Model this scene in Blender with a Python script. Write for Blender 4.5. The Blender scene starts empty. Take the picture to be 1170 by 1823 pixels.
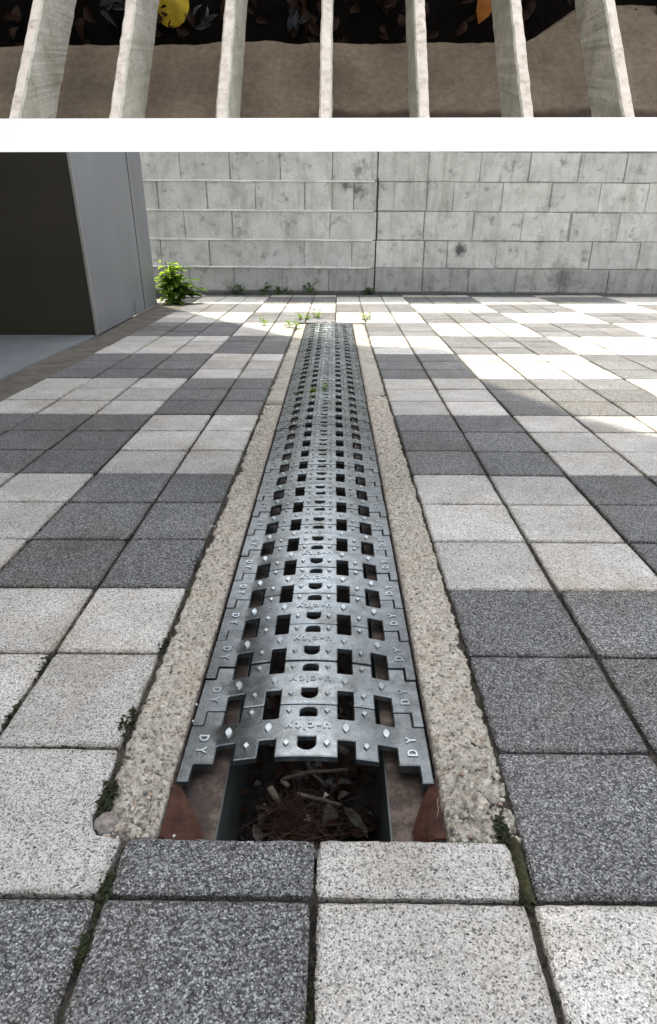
import bpy, bmesh, math, random
from mathutils import Vector, Matrix, noise
from mathutils.geometry import delaunay_2d_cdt

random.seed(7)
R = math.radians
scn = bpy.context.scene
COL = scn.collection

# ------------------------------------------------------------------ camera
CAM_H = 0.551
PITCH = 0.50377
YAW = 0.01399
cam = bpy.data.cameras.new('camera')
cam.sensor_fit = 'VERTICAL'
cam.sensor_height = 36.0
cam.lens = 36.0 * 1165.3 / 1823.0
cam.shift_y = (1046 - 911.5) / 1823.0
cam.clip_start = 0.02
cam.clip_end = 900
cam_o = bpy.data.objects.new('camera', cam)
COL.objects.link(cam_o)
cam_o.location = (0, 0, CAM_H)
cam_o.rotation_euler = (R(90) - PITCH, 0, YAW)
scn.camera = cam_o

# ------------------------------------------------------------------ light
SUN_EL = R(68)
SUN_H = Vector((-0.56, 0.83)).normalized()
sun_dir = Vector((SUN_H.x * math.cos(SUN_EL), SUN_H.y * math.cos(SUN_EL), math.sin(SUN_EL)))
world = bpy.data.worlds.new('World')
scn.world = world
world.use_nodes = True
wn = world.node_tree
sky = wn.nodes.new('ShaderNodeTexSky')
sky.sky_type = 'NISHITA'
sky.sun_disc = False
sky.sun_elevation = SUN_EL
sky.sun_rotation = math.atan2(SUN_H.x, SUN_H.y)
sky.air_density = 1.0
sky.dust_density = 4.0
sky.ozone_density = 1.0
bg = wn.nodes['Background']
bg.inputs['Strength'].default_value = 0.15
hz = wn.nodes.new('ShaderNodeHueSaturation')
hz.inputs['Saturation'].default_value = 0.30     # thin white overcast veil
wn.links.new(sky.outputs[0], hz.inputs['Color'])
wn.links.new(hz.outputs[0], bg.inputs['Color'])
sun = bpy.data.lights.new('sun', 'SUN')
sun.energy = 2.5
sun.angle = R(0.6)
sun.color = (1.0, 0.92, 0.77)
sun_o = bpy.data.objects.new('sun', sun)
COL.objects.link(sun_o)
sun_o.rotation_euler = sun_dir.to_track_quat('Z', 'Y').to_euler()
sun_o.location = sun_dir * 20
scn.view_settings.view_transform = 'Standard'
scn.view_settings.look = 'None'
scn.view_settings.gamma = 1.0
scn.view_settings.use_curve_mapping = False
scn.view_settings.exposure = 1.82


# ------------------------------------------------------------------ helpers
def link(o, parent=None):
    COL.objects.link(o)
    if parent is not None:
        o.parent = parent
    return o


def tag(o, label=None, cat=None, group=None, kind=None):
    if label: o['label'] = label
    if cat: o['category'] = cat
    if group: o['group'] = group
    if kind: o['kind'] = kind
    return o


def empty(name, loc=(0, 0, 0), rz=0.0):
    o = bpy.data.objects.new(name, None)
    o.location = loc
    o.rotation_euler = (0, 0, rz)
    return link(o)


def mesh_obj(name, verts, faces, mat, parent=None, smooth=False, mats=None, fmat=None):
    me = bpy.data.meshes.new(name)
    me.from_pydata([tuple(v) for v in verts], [], faces)
    for m in (mats or [mat]):
        me.materials.append(m)
    if fmat:
        me.polygons.foreach_set('material_index', fmat)
    if smooth:
        me.polygons.foreach_set('use_smooth', [True] * len(me.polygons))
    me.validate()
    me.update()
    return link(bpy.data.objects.new(name, me), parent)


class MB:
    """collects vertices and faces of one mesh"""
    def __init__(self):
        self.v, self.f = [], []

    def add(self, vs, fs):
        b = len(self.v)
        self.v += [Vector(v) for v in vs]
        self.f += [tuple(b + i for i in f) for f in fs]

    def box(self, x0, x1, y0, y1, z0, z1):
        self.add([(x0, y0, z0), (x1, y0, z0), (x1, y1, z0), (x0, y1, z0),
                  (x0, y0, z1), (x1, y0, z1), (x1, y1, z1), (x0, y1, z1)],
                 [(3, 2, 1, 0), (4, 5, 6, 7), (0, 1, 5, 4), (1, 2, 6, 5), (2, 3, 7, 6), (3, 0, 4, 7)])

    def prism(self, poly, d):
        """closed prism: poly (list of 3D points) swept by vector d"""
        n = len(poly)
        d = Vector(d)
        a = [Vector(p) for p in poly]
        self.add(a + [p + d for p in a],
                 [tuple(range(n))[::-1], tuple(range(n, 2 * n))] +
                 [(i, (i + 1) % n, n + (i + 1) % n, n + i) for i in range(n)])

    def tube(self, pts, radii, n=6):
        pts = [Vector(p) for p in pts]
        rings = []
        for i, p in enumerate(pts):
            t = (pts[min(i + 1, len(pts) - 1)] - pts[max(i - 1, 0)]).normalized()
            a = t.cross(Vector((0.31, 0.17, 0.94))).normalized()
            b = t.cross(a)
            r = radii[i] if isinstance(radii, (list, tuple)) else radii
            rings.append([p + a * (r * math.cos(2 * math.pi * k / n)) + b * (r * math.sin(2 * math.pi * k / n)) for k in range(n)])
        vs = [v for rg in rings for v in rg]
        fs = []
        for i in range(len(pts) - 1):
            for k in range(n):
                fs.append((i * n + k, i * n + (k + 1) % n, (i + 1) * n + (k + 1) % n, (i + 1) * n + k))
        fs.append(tuple(range(n))[::-1])
        fs.append(tuple(range((len(pts) - 1) * n, len(pts) * n)))
        self.add(vs, fs)

    def leaf(self, base, direction, up, length, width, curl=0.25, fold=0.12):
        d = Vector(direction).normalized()
        s = d.cross(Vector(up)).normalized()
        u = s.cross(d).normalized()
        base = Vector(base)
        prof = [(0, .05), (.22, .75), (.5, 1.0), (.78, .62), (1, .03)]
        vs = []
        for t, w in prof:
            c = base + d * (length * t) + u * (length * (curl * (t - t * t * 1.9)))
            hw = width * .5 * w
            vs += [c - s * hw + u * (hw * fold * 3), c, c + s * hw + u * (hw * fold * 3)]
        fs = []
        for i in range(4):
            a = i * 3
            fs += [(a, a + 1, a + 4, a + 3), (a + 1, a + 2, a + 5, a + 4)]
        self.add(vs, fs)

    def build(self, name, mat, parent=None, smooth=False):
        return mesh_obj(name, self.v, self.f, mat, parent, smooth)


class Mat:
    def __init__(self, name):
        self.m = bpy.data.materials.new(name)
        self.m.use_nodes = True
        self.t = self.m.node_tree
        self.b = self.t.nodes['Principled BSDF']
        self.pos = self.n('ShaderNodeNewGeometry').outputs['Position']

    def n(self, typ, **kw):
        nd = self.t.nodes.new(typ)
        for k, v in kw.items():
            setattr(nd, k, v)
        return nd

    def l(self, a, b):
        self.t.links.new(a, b)

    def set(self, **kw):
        for k, v in kw.items():
            self.b.inputs[k.replace('_', ' ')].default_value = v

    def scaled(self, s):
        m = self.n('ShaderNodeVectorMath', operation='MULTIPLY')
        self.l(self.pos, m.inputs[0])
        m.inputs[1].default_value = s
        return m.outputs[0]

    def noise(self, scale, detail=4, rough=.55, vec=None):
        nd = self.n('ShaderNodeTexNoise')
        nd.inputs['Scale'].default_value = scale
        nd.inputs['Detail'].default_value = detail
        nd.inputs['Roughness'].default_value = rough
        self.l(vec or self.pos, nd.inputs['Vector'])
        return nd.outputs[0]

    def voro(self, scale, vec=None, out='Color', feature='F1', rnd=1.0):
        nd = self.n('ShaderNodeTexVoronoi', feature=feature)
        nd.inputs['Scale'].default_value = scale
        nd.inputs['Randomness'].default_value = rnd
        self.l(vec or self.pos, nd.inputs['Vector'])
        return nd.outputs[out]

    def ramp(self, fac, stops, interp='LINEAR'):
        nd = self.n('ShaderNodeValToRGB')
        cr = nd.color_ramp
        cr.interpolation = interp
        while len(cr.elements) > 1:
            cr.elements.remove(cr.elements[-1])
        for i, (p, c) in enumerate(stops):
            e = cr.elements[0] if i == 0 else cr.elements.new(p)
            e.position = p
            if not isinstance(c, (tuple, list)):
                c = (c, c, c)
            e.color = (*c, 1)
        self.l(fac, nd.inputs[0])
        return nd.outputs[0]

    def sep(self, col):
        nd = self.n('ShaderNodeSeparateColor')
        self.l(col, nd.inputs[0])
        return nd.outputs[0]

    def mix(self, a, b, fac, blend='MIX'):
        nd = self.n('ShaderNodeMix', data_type='RGBA', blend_type=blend)
        for idx, v in ((0, fac), (6, a), (7, b)):
            sock = nd.inputs[idx]
            if isinstance(v, bpy.types.NodeSocket):
                self.l(v, sock)
            elif isinstance(v, (int, float)) and idx:
                sock.default_value = (v, v, v, 1)
            elif isinstance(v, (tuple, list)):
                sock.default_value = (*v[:3], 1)
            else:
                sock.default_value = v
        return nd.outputs[2]

    def math(self, op, a, b=0.0, clamp=False):
        nd = self.n('ShaderNodeMath', operation=op, use_clamp=clamp)
        for i, v in enumerate((a, b)):
            if isinstance(v, bpy.types.NodeSocket):
                self.l(v, nd.inputs[i])
            else:
                nd.inputs[i].default_value = v
        return nd.outputs[0]

    def bump(self, h, dist, strength=1.0, prev=None):
        nd = self.n('ShaderNodeBump')
        nd.inputs['Strength'].default_value = strength
        nd.inputs['Distance'].default_value = dist
        self.l(h, nd.inputs['Height'])
        if prev is not None:
            self.l(prev, nd.inputs['Normal'])
        self.l(nd.outputs[0], self.b.inputs['Normal'])
        return nd.outputs[0]

    def color(self, c):
        if isinstance(c, bpy.types.NodeSocket):
            self.l(c, self.b.inputs['Base Color'])
        else:
            self.b.inputs['Base Color'].default_value = (*c, 1)


def tile_mat(name, stops, tint, bumpd):
    m = Mat(name)
    m.set(Roughness=.85)
    a = m.sep(m.voro(620))
    b = m.sep(m.voro(410))
    c1 = m.ramp(a, stops)
    c2 = m.ramp(b, stops)
    col = m.mix(c1, c2, .30)
    big = m.ramp(m.noise(9, 5), [(.3, .82), (.7, 1.08)])
    col = m.mix(col, big, 1.0, 'MULTIPLY')
    stain = m.ramp(m.noise(3.1, 6, .65), [(.50, (1, 1, 1)), (.72, (.80, .73, .62))])
    col = m.mix(col, stain, 1.0, 'MULTIPLY')
    dust = m.ramp(m.noise(1.7, 6, .7), [(.48, 0.0), (.78, .24)])
    col = m.mix(col, (.27, .245, .21), dust)
    spot = m.ramp(m.noise(26, 4, .7), [(.66, (1, 1, 1)), (.74, (.66, .63, .58))])
    col = m.mix(col, spot, .7, 'MULTIPLY')
    # grime worked into the rim of each tile
    tc = m.n('ShaderNodeTexCoord')
    sx = m.n('ShaderNodeSeparateXYZ')
    m.l(tc.outputs['Generated'], sx.inputs[0])
    ex = m.math('ABSOLUTE', m.math('SUBTRACT', sx.outputs['X'], .5))
    ey = m.math('ABSOLUTE', m.math('SUBTRACT', sx.outputs['Y'], .5))
    e = m.math('ADD', m.math('MAXIMUM', ex, ey), m.math('MULTIPLY', m.math('SUBTRACT', m.noise(34, 5, .7), .5), .16))
    col = m.mix(col, m.ramp(e, [(.455, (1, 1, 1)), (.505, (.62, .59, .53))]), .85, 'MULTIPLY')
    inf = m.n('ShaderNodeObjectInfo')
    rnd = m.ramp(inf.outputs['Random'], [(0, tuple(.80 * t for t in tint)), (1, tuple(1.14 * t for t in tint))])
    col = m.mix(col, rnd, 1.0, 'MULTIPLY')
    m.color(col)
    h = m.math('ADD', m.math('MULTIPLY', m.voro(520, out='Distance'), -1.1), m.noise(260, 3))
    m.bump(h, bumpd, 1.0)
    return m.m


def dirt_mat(name, c0, c1, scale=60, bump=.004, rough=.95):
    m = Mat(name)
    m.set(Roughness=rough)
    m.color(m.mix(m.ramp(m.noise(scale, 6, .7), [(.3, c0), (.7, c1)]),
                  m.ramp(m.noise(scale * .12, 4), [(.3, .7), (.7, 1.15)]), 1.0, 'MULTIPLY'))
    m.bump(m.noise(scale * 2.2, 5, .7), bump)
    return m.m


def plain_mat(name, c, rough=.6, metal=0.0, var=.15, scale=40, bump=0.0, spec=None):
    m = Mat(name)
    m.set(Roughness=rough, Metallic=metal)
    if spec is not None:
        m.b.inputs['Specular IOR Level'].default_value = spec
    lo = tuple(x * (1 - var) for x in c)
    hi = tuple(x * (1 + var) for x in c)
    nz = m.noise(scale, 5, .6)
    m.color(m.ramp(nz, [(.3, lo), (.7, hi)]))
    if bump:
        m.bump(m.noise(scale * 3, 4), bump)
    return m.m


def leaf_mat(name, c, trans=.45):
    m = Mat(name)
    m.set(Roughness=.6)
    m.b.inputs['Specular IOR Level'].default_value = .15
    geo = m.n('ShaderNodeObjectInfo')
    nz = m.noise(38, 3)
    col = m.ramp(nz, [(.3, tuple(x * .6 for x in c)), (.7, tuple(x * 1.25 for x in c))])
    m.color(col)
    tr = m.n('ShaderNodeBsdfTranslucent')
    tr.inputs['Color'].default_value = (min(1, c[0] * 2.6), min(1, c[1] * 2.3), c[2] * 1.2, 1)
    mx = m.n('ShaderNodeMixShader')
    mx.inputs[0].default_value = trans
    m.l(m.b.outputs[0], mx.inputs[1])
    m.l(tr.outputs[0], mx.inputs[2])
    m.l(mx.outputs[0], m.t.nodes['Material Output'].inputs['Surface'])
    return m.m


# ---- materials
M = {}
M['tile_light'] = tile_mat('light_granite_tile', [(0, .02), (.13, .06), (.20, .42), (.55, .58), (1, .80)], (1.03, 1.0, .945), .0022)
M['tile_dark'] = tile_mat('dark_granite_tile', [(0, .012), (.30, .035), (.55, .11), (.8, .24), (1, .55)], (1.06, 1.075, 1.08), .0022)
M['bedding'] = dirt_mat('joint_dirt', (.018, .016, .012), (.07, .06, .045), 160, .002)
M['ground'] = dirt_mat('packed_ground', (.12, .11, .10), (.22, .2, .18), 6, .004)
def soil_mat():
    m = Mat('brown_soil')
    m.set(Roughness=.95)
    m.b.inputs['Specular IOR Level'].default_value = .1
    col = m.mix(m.ramp(m.noise(70, 6, .7), [(.3, (.155, .118, .080)), (.7, (.25, .198, .142))]),
                m.ramp(m.noise(7, 4), [(.3, .72), (.7, 1.12)]), 1.0, 'MULTIPLY')
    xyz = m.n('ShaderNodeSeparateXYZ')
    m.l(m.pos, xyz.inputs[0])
    # painted shadow strip along the lower right of the bed
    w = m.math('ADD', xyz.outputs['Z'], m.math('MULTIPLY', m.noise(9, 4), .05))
    shadow_strip = m.math('MULTIPLY', m.ramp(w, [(.808, 1.0), (.822, 0.0)]), m.ramp(m.math('ADD', xyz.outputs['X'], .5), [(.38, 0.0), (.48, 1.0)]))
    col = m.mix(col, (.05, .034, .025), m.math('MULTIPLY', shadow_strip, .85))
    spk = m.ramp(m.noise(260, 3, .7), [(.32, .45), (.42, 1.0)])
    m.color(m.mix(col, spk, .7, 'MULTIPLY'))
    m.bump(m.noise(120, 5, .7), .004)
    return m.m


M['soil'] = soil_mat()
M['shaded_soil'] = dirt_mat('shaded_soil_black', (.002, .0017, .0014), (.008, .006, .0045), 22, .01, 1.0)  # shade of the hollow put into the colour as near black
for k_ in ('shaded_soil', 'debris', 'brown_soil'):
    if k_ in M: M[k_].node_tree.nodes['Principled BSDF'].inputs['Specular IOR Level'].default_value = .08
M['debris'] = dirt_mat('drain_debris', (.008, .006, .005), (.04, .031, .025), 70, .01)
M['strip_dirt'] = dirt_mat('border_dirt', (.045, .04, .033), (.15, .132, .108), 9, .003)
M['apron'] = plain_mat('smooth_concrete', (.15, .165, .17), .8, 0, .12, 7, .0015)


def concrete_band_mat():
    m = Mat('exposed_aggregate')
    m.set(Roughness=.92)
    base = m.ramp(m.noise(95, 7, .78), [(.30, (.13, .115, .095)), (.42, (.46, .42, .345)), (.6, (.66, .61, .52)), (.75, (.76, .72, .65))])
    st = m.ramp(m.sep(m.voro(120)), [(0, (.16, .15, .14)), (.3, (.42, .37, .31)), (.8, (.55, .46, .38)), (1, (.62, .60, .56))])
    msk = m.ramp(m.voro(120, out='Distance'), [(.26, 1.0), (.36, 0.0)])
    col = m.mix(base, st, m.math('MULTIPLY', msk, .6))
    spk = m.mix(m.ramp(m.sep(m.voro(430)), [(.15, .2), (.24, 1.0)]), m.ramp(m.noise(190, 5, .75), [(.40, .18), (.47, 1.0)]), .62)
    col = m.mix(col, spk, .9, 'MULTIPLY')
    red = m.ramp(m.noise(18, 4), [(.56, (1, 1, 1)), (.74, (1.0, .88, .80))])
    m.color(m.mix(col, red, 1.0, 'MULTIPLY'))
    h = m.math('ADD', m.noise(230, 6, .75), m.math('MULTIPLY', m.voro(120, out='Distance'), -.8))
    m.bump(h, .006)
    return m.m


M['band'] = concrete_band_mat()
M['pebble_pale'] = plain_mat('pale_pebble', (.38, .35, .30), .9, 0, .35, 200, .001)
M['pebble_dark'] = plain_mat('dark_pebble', (.13, .125, .115), .85, 0, .4, 200, .001)
M['pebble_red'] = plain_mat('reddish_pebble', (.30, .22, .17), .9, 0, .3, 200, .001)
M['old_band'] = dirt_mat('old_smooth_concrete', (.23, .215, .18), (.40, .375, .325), 45, .003)


def rust_mat(name, c0, c1, c2, sc=60):
    m = Mat(name)
    m.set(Roughness=.75, Metallic=.15)
    n1 = m.noise(sc, 6, .7)
    m.color(m.ramp(n1, [(.3, c0), (.5, c1), (.72, c2)]))
    m.b.inputs['Specular IOR Level'].default_value = .25
    m.bump(m.noise(sc * 6, 4), .0008)
    return m.m


def grate_mat():
    m = Mat('cast_metal')
    m.set(Metallic=.9)
    n1 = m.noise(55, 5, .6)
    col = m.ramp(n1, [(.3, (.15, .168, .176)), (.7, (.265, .288, .296))])
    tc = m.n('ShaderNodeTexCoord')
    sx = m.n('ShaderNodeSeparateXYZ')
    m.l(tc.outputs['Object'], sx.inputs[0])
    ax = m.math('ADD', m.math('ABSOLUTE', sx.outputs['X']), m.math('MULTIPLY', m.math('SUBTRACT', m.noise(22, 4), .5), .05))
    col = m.mix(col, m.ramp(ax, [(.02, 1.5), (.085, .95), (.14, .70)]), 1.0, 'MULTIPLY')     # painted highlight: middle brighter, sides darker
    grit = m.ramp(m.noise(330, 3, .7), [(.30, .45), (.38, 1.0)])
    col = m.mix(col, grit, .8, 'MULTIPLY')
    dirt = m.ramp(m.noise(18, 6, .7), [(.48, (1, 1, 1)), (.72, (.50, .45, .38))])
    inf = m.n('ShaderNodeObjectInfo')
    rnd = m.ramp(inf.outputs['Random'], [(0, .68), (1, 1.15)])
    m.color(m.mix(m.mix(col, dirt, 1.0, 'MULTIPLY'), rnd, 1.0, 'MULTIPLY'))
    m.l(m.ramp(m.noise(60, 5), [(.3, .19), (.7, .33)]), m.b.inputs['Roughness'])
    m.bump(m.noise(420, 3, .6), .00022)
    return m.m


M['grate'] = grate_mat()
M['worn'] = plain_mat('worn_cast_metal', (.33, .36, .37), .24, .9, .2, 60)


M['rust'] = rust_mat('rusty_steel', (.012, .006, .004), (.042, .014, .007), (.065, .034, .022), 38)
M['ledge'] = rust_mat('ledge_steel', (.022, .015, .012), (.055, .041, .034), (.17, .13, .105), 30)
M['rim'] = rust_mat('rim_steel', (.012, .009, .008), (.035, .026, .022), (.10, .08, .07), 80)
M['liner'] = plain_mat('channel_liner', (.05, .058, .055), .6, .2, .45, 22, .0008)
M['white_plate'] = plain_mat('white_paint', (.9, .9, .9), .5, 0, .01, 6)


def bar_mat():
    m = Mat('weathered_bar')
    m.set(Roughness=.7, Metallic=.0)
    v = m.scaled((1, .35, .35))
    a = m.ramp(m.noise(26, 5, .65, v), [(.3, (.36, .35, .26)), (.5, (.52, .49, .40)), (.7, (.62, .57, .50))])
    spk = m.mix(m.ramp(m.noise(120, 4, .7), [(.34, .35), (.44, 1.0)]), m.ramp(m.noise(30, 5, .75), [(.36, .5), (.50, 1.0)]), .5, 'MULTIPLY')
    m.color(m.mix(a, spk, .6, 'MULTIPLY'))
    m.bump(m.noise(90, 5, .7), .003)
    return m.m


M['bar'] = bar_mat()
M['bar_face'] = rust_mat('lit_bar_face', (.40, .33, .25), (.68, .60, .50), (.80, .73, .63), 42)  # front face paler: sunlit look and worn tone put into the colour
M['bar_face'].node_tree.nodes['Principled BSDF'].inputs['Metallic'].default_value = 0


def wall_mat():
    m = Mat('grey_block')
    m.set(Roughness=.9)
    v = m.scaled((1.0, 1.0, .16))
    base = m.ramp(m.noise(6.0, 7, .68), [(.34, (.45, .45, .42)), (.55, (.585, .58, .548)), (.75, (.66, .655, .62))])
    strk = m.ramp(m.noise(13, 6, .68, v), [(.36, (.6, .6, .56)), (.52, (1, 1, 1))])
    col = m.mix(base, strk, .55, 'MULTIPLY')
    pale = m.ramp(m.noise(17, 5, .75), [(.64, 0.0), (.73, 1.0)])
    col = m.mix(col, (.74, .74, .72), m.math('MULTIPLY', pale, .7))
    blot = m.ramp(m.noise(7.5, 6, .7), [(.555, 0.0), (.69, 1.0)])
    col = m.mix(col, (.13, .13, .12), m.math('MULTIPLY', blot, .72))
    fine = m.ramp(m.noise(150, 3), [(.3, .85), (.6, 1.05)])
    col = m.mix(col, fine, 1.0, 'MULTIPLY')
    # a few spots of grime where the wall has them
    for (x, z, rad, amt) in ((1.09, .37, .10, .9), (.17, .84, .12, .75), (.05, .86, .07, .8), (.16, .98, .08, .6), (2.05, .14, .22, .55)):
        d = m.n('ShaderNodeVectorMath', operation='DISTANCE')
        m.l(m.pos, d.inputs[0])
        d.inputs[1].default_value = (x, 6.66, z)
        q = m.math('ADD', m.math('DIVIDE', d.outputs['Value'], rad), m.math('MULTIPLY', m.noise(28, 5, .7), 1.9))
        k = m.ramp(m.math('MULTIPLY', q, .5), [(.55, amt), (.86, 0.0)])
        col = m.mix(col, (.05, .05, .047), k)
    inf = m.n('ShaderNodeObjectInfo')
    col = m.mix(col, inf.outputs['Color'], 1.0, 'MULTIPLY')
    m.color(col)
    m.bump(m.math('ADD', m.noise(60, 5, .7), m.noise(300, 3)), .0035)
    return m.m


M['block'] = wall_mat()
M['mortar'] = dirt_mat('wall_mortar', (.13, .13, .12), (.40, .395, .37), 12, .004)
M['mortar_lit'] = dirt_mat('lit_mortar', (.62, .62, .58), (.82, .82, .78), 25, .003)  # sunlight catching the mortar ledges, put into the colour
M['footing'] = dirt_mat('dark_footing', (.05, .05, .045), (.13, .13, .12), 25, .004)


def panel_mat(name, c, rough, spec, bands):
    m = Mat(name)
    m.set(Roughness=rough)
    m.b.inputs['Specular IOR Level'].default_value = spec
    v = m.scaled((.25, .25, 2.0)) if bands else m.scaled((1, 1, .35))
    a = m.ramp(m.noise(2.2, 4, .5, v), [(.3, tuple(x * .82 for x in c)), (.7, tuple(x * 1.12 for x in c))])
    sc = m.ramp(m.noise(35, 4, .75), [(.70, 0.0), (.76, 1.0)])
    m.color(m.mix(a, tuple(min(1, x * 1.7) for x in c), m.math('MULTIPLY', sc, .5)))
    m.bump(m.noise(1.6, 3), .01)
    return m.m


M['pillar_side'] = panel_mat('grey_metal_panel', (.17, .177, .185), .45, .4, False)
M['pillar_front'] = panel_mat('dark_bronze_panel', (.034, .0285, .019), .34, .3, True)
M['blocker'] = plain_mat('blocker_grey', (.20, .195, .18), .8, 0, .15, 3)
M['trim'] = plain_mat('trim_metal', (.28, .27, .25), .45, .3, .1, 20)
M['stone'] = dirt_mat('loose_stone', (.12, .11, .1), (.42, .37, .33), 160, .003)
M['white_scrap'] = plain_mat('white_scrap', (.5, .48, .46), .7, 0, .1, 80)
M['wood'] = plain_mat('dry_wood', (.11, .085, .065), .85, 0, .4, 120, .001)
M['grey_leaf'] = plain_mat('grey_dry_leaf', (.085, .076, .063), .9, 0, .5, 90, .002)
M['needle'] = plain_mat('pine_needle', (.055, .026, .016), .75, 0, .4, 60)
M['straw'] = plain_mat('dry_straw', (.24, .2, .15), .8, 0, .3, 60)
M['yellow_leaf'] = leaf_mat('yellow_leaf', (.38, .27, .018), .12)
M['orange_leaf'] = leaf_mat('orange_leaf', (.34, .12, .02), .25)
M['brown_leaf'] = leaf_mat('brown_leaf', (.026, .011, .005), .05)
M['plastic'] = plain_mat('clear_plastic', (.05, .05, .055), .25, 0, .4, 30)
M['leaf'] = leaf_mat('fresh_leaf', (.115, .195, .028), .5)
M['dark_leaf'] = leaf_mat('dark_leaf', (.045, .085, .022), .4)
M['weed'] = leaf_mat('weed_leaf', (.024, .030, .013), .2)
M['moss'] = dirt_mat('moss', (.012, .015, .004), (.06, .056, .016), 150, .003)

# ------------------------------------------------------------------ ground and paving
T = 0.2
GX0, GZ0 = -0.2189, 0.3966          # paving lattice origin
CHX = lambda y: -0.0306 - 0.0061 * y  # centre line of the drain channel
CH_END = 4.56

g = MB()
g.add([(-250, -250, -.09), (250, -250, -.09), (250, 250, -.09), (-250, 250, -.09),
       (-.25, .40, -.09), (.17, .40, -.09), (.15, 4.66, -.09), (-.25, 4.66, -.09)],
      [(0, 1, 5, 4), (1, 2, 6, 5), (2, 3, 7, 6), (3, 0, 4, 7)])
tag(g.build('ground', M['ground']), kind='structure')

pv = MB()
zb = -.0085
pv.add([(-1.24, -1.6, zb), (4.3, -1.6, zb), (4.3, 6.75, zb), (-1.24, 6.75, zb),
        (-.235, .43, zb), (.165, .43, zb), (.14, 4.60, zb), (-.235, 4.60, zb)],
       [(0, 1, 5, 4), (1, 2, 6, 5), (2, 3, 7, 6), (3, 0, 4, 7)])
pv.add([(-1.47, 5.70, zb), (-1.24, 5.70, zb), (-1.24, 6.75, zb), (-1.47, 6.75, zb)], [(0, 1, 2, 3)])
pavement = pv.build('pavement', M['bedding'])
tag(pavement, kind='structure')


def wob(p, k=0.0011, sc=38.0, seed=0.0):
    q = Vector((p[0] * sc + seed, p[1] * sc, seed * 1.7))
    nv = noise.noise_vector(q)
    q2 = q * 4.1
    nv2 = noise.noise_vector(q2)
    return (p[0] + k * (nv.x + .7 * nv2.x), p[1] + k * (nv.y + .7 * nv2.y))


def tile_geo(poly, nseg, seed=0.0, inset=.0028, k=.0011, drop=.0022, step=None):
    """rough-edged slab from a plan outline, top at z=0"""
    pts = []
    n = len(poly)
    for i in range(n):
        a, b = poly[i], poly[(i + 1) % n]
        ns = nseg if step is None else max(1, int(math.hypot(b[0] - a[0], b[1] - a[1]) / step))
        for j in range(ns):
            t = j / ns
            pts.append((a[0] + (b[0] - a[0]) * t, a[1] + (b[1] - a[1]) * t))
    cx = sum(p[0] for p in pts) / len(pts)
    cy = sum(p[1] for p in pts) / len(pts)
    cr_ = random.Random(int(seed * 977) + 5)
    wear = [cr_.choice((.0008, .0012, .002, .0035)) for _ in poly]
    for i, p in enumerate(pts):
        for c_, w_ in zip(poly, wear):
            d_ = math.hypot(p[0] - c_[0], p[1] - c_[1])
            if d_ < .012:
                v_ = Vector((cx - p[0], cy - p[1])).normalized() * w_ * (1 - d_ / .012)
                pts[i] = (p[0] + v_.x, p[1] + v_.y)
    N = len(pts)
    outer = [wob(p, k, 38, seed) for p in pts]
    inner = []
    for i in range(N):
        a, b, c = pts[i - 1], pts[i], pts[(i + 1) % N]
        t = Vector((c[0] - a[0], c[1] - a[1])).normalized()
        q = (b[0] - t.y * inset, b[1] + t.x * inset)
        inner.append(wob(q, k * 1.1, 38, seed + 3.3))
    vs = [(p[0], p[1], -.045) for p in outer]
    vs += [(p[0], p[1], -drop * (1 + .5 * noise.noise(Vector((p[0] * 90, p[1] * 90, seed))))) for p in outer]
    vs += [(p[0], p[1], 0.0004 * noise.noise(Vector((p[0] * 60, p[1] * 60, seed)))) for p in inner]
    fs = []
    for i in range(N):
        j = (i + 1) % N
        fs.append((i, j, N + j, N + i))
        fs.append((N + i, N + j, 2 * N + j, 2 * N + i))
    return vs, fs, [2 * N + i for i in range(N)]


def tile_mesh(name, poly, nseg, mat, seed=0.0, step=None, k=.0011):
    vs, fs, top = tile_geo(poly, nseg, seed, step=step, k=k)
    me = bpy.data.meshes.new(name)
    me.from_pydata(vs, [], fs + [tuple(top)])
    me.materials.append(mat)
    me.update()
    return me


def is_dark(c, r):
    return (math.floor((c + 2) / 3) + math.floor(r / 3)) % 2 == 1


gx, gy = .0035, .0025
full = [(gx, gy), (T - gx, gy), (T - gx, T - gy), (gx, T - gy)]
VAR = 4
tile_me = {(d, v): tile_mesh('paving_tile', full, 6, M['tile_dark' if d else 'tile_light'], v * 5.1 + d * 11)
           for d in (0, 1) for v in range(VAR)}


def project(x, y, z=0.0):
    cs, sn = math.cos(-YAW), math.sin(-YAW)
    xx = x * cs - y * sn
    zz = x * sn + y * cs
    h = z - CAM_H
    d = zz * math.cos(PITCH) - h * math.sin(PITCH)
    u = h * math.cos(PITCH) + zz * math.sin(PITCH)
    if d < .03:
        return None
    return (585 + 1165.3 * xx / d, 1046 - 1165.3 * u / d)


L_EDGE = lambda y: -.262 - .0025 * (y - .5)    # left tiles are cut along the concrete edging
R_EDGE = lambda y: .1975 - .0055 * (y - .5)
cells = []
for r in range(-9, 32):
    for c in range(-5, 22):
        x0, y0 = GX0 + c * T, GZ0 + r * T
        if c in (0, 1) and 0 <= r <= 20:
            continue
        if y0 + T > 6.62:
            continue
        pr = [project(x0 + a * T, y0 + b * T) for a, b in ((0, 0), (1, 0), (1, 1), (0, 1))]
        area = 0.0
        if all(p is not None for p in pr):
            xs = [min(1170, max(0, p[0])) for p in pr]
            ys = [min(1823, max(0, p[1])) for p in pr]
            if max(xs) > min(xs) and max(ys) > min(ys):
                area = abs(sum(xs[i] * ys[(i + 1) % 4] - xs[(i + 1) % 4] * ys[i] for i in range(4))) / 2
        cells.append((area, c, r))
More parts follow.
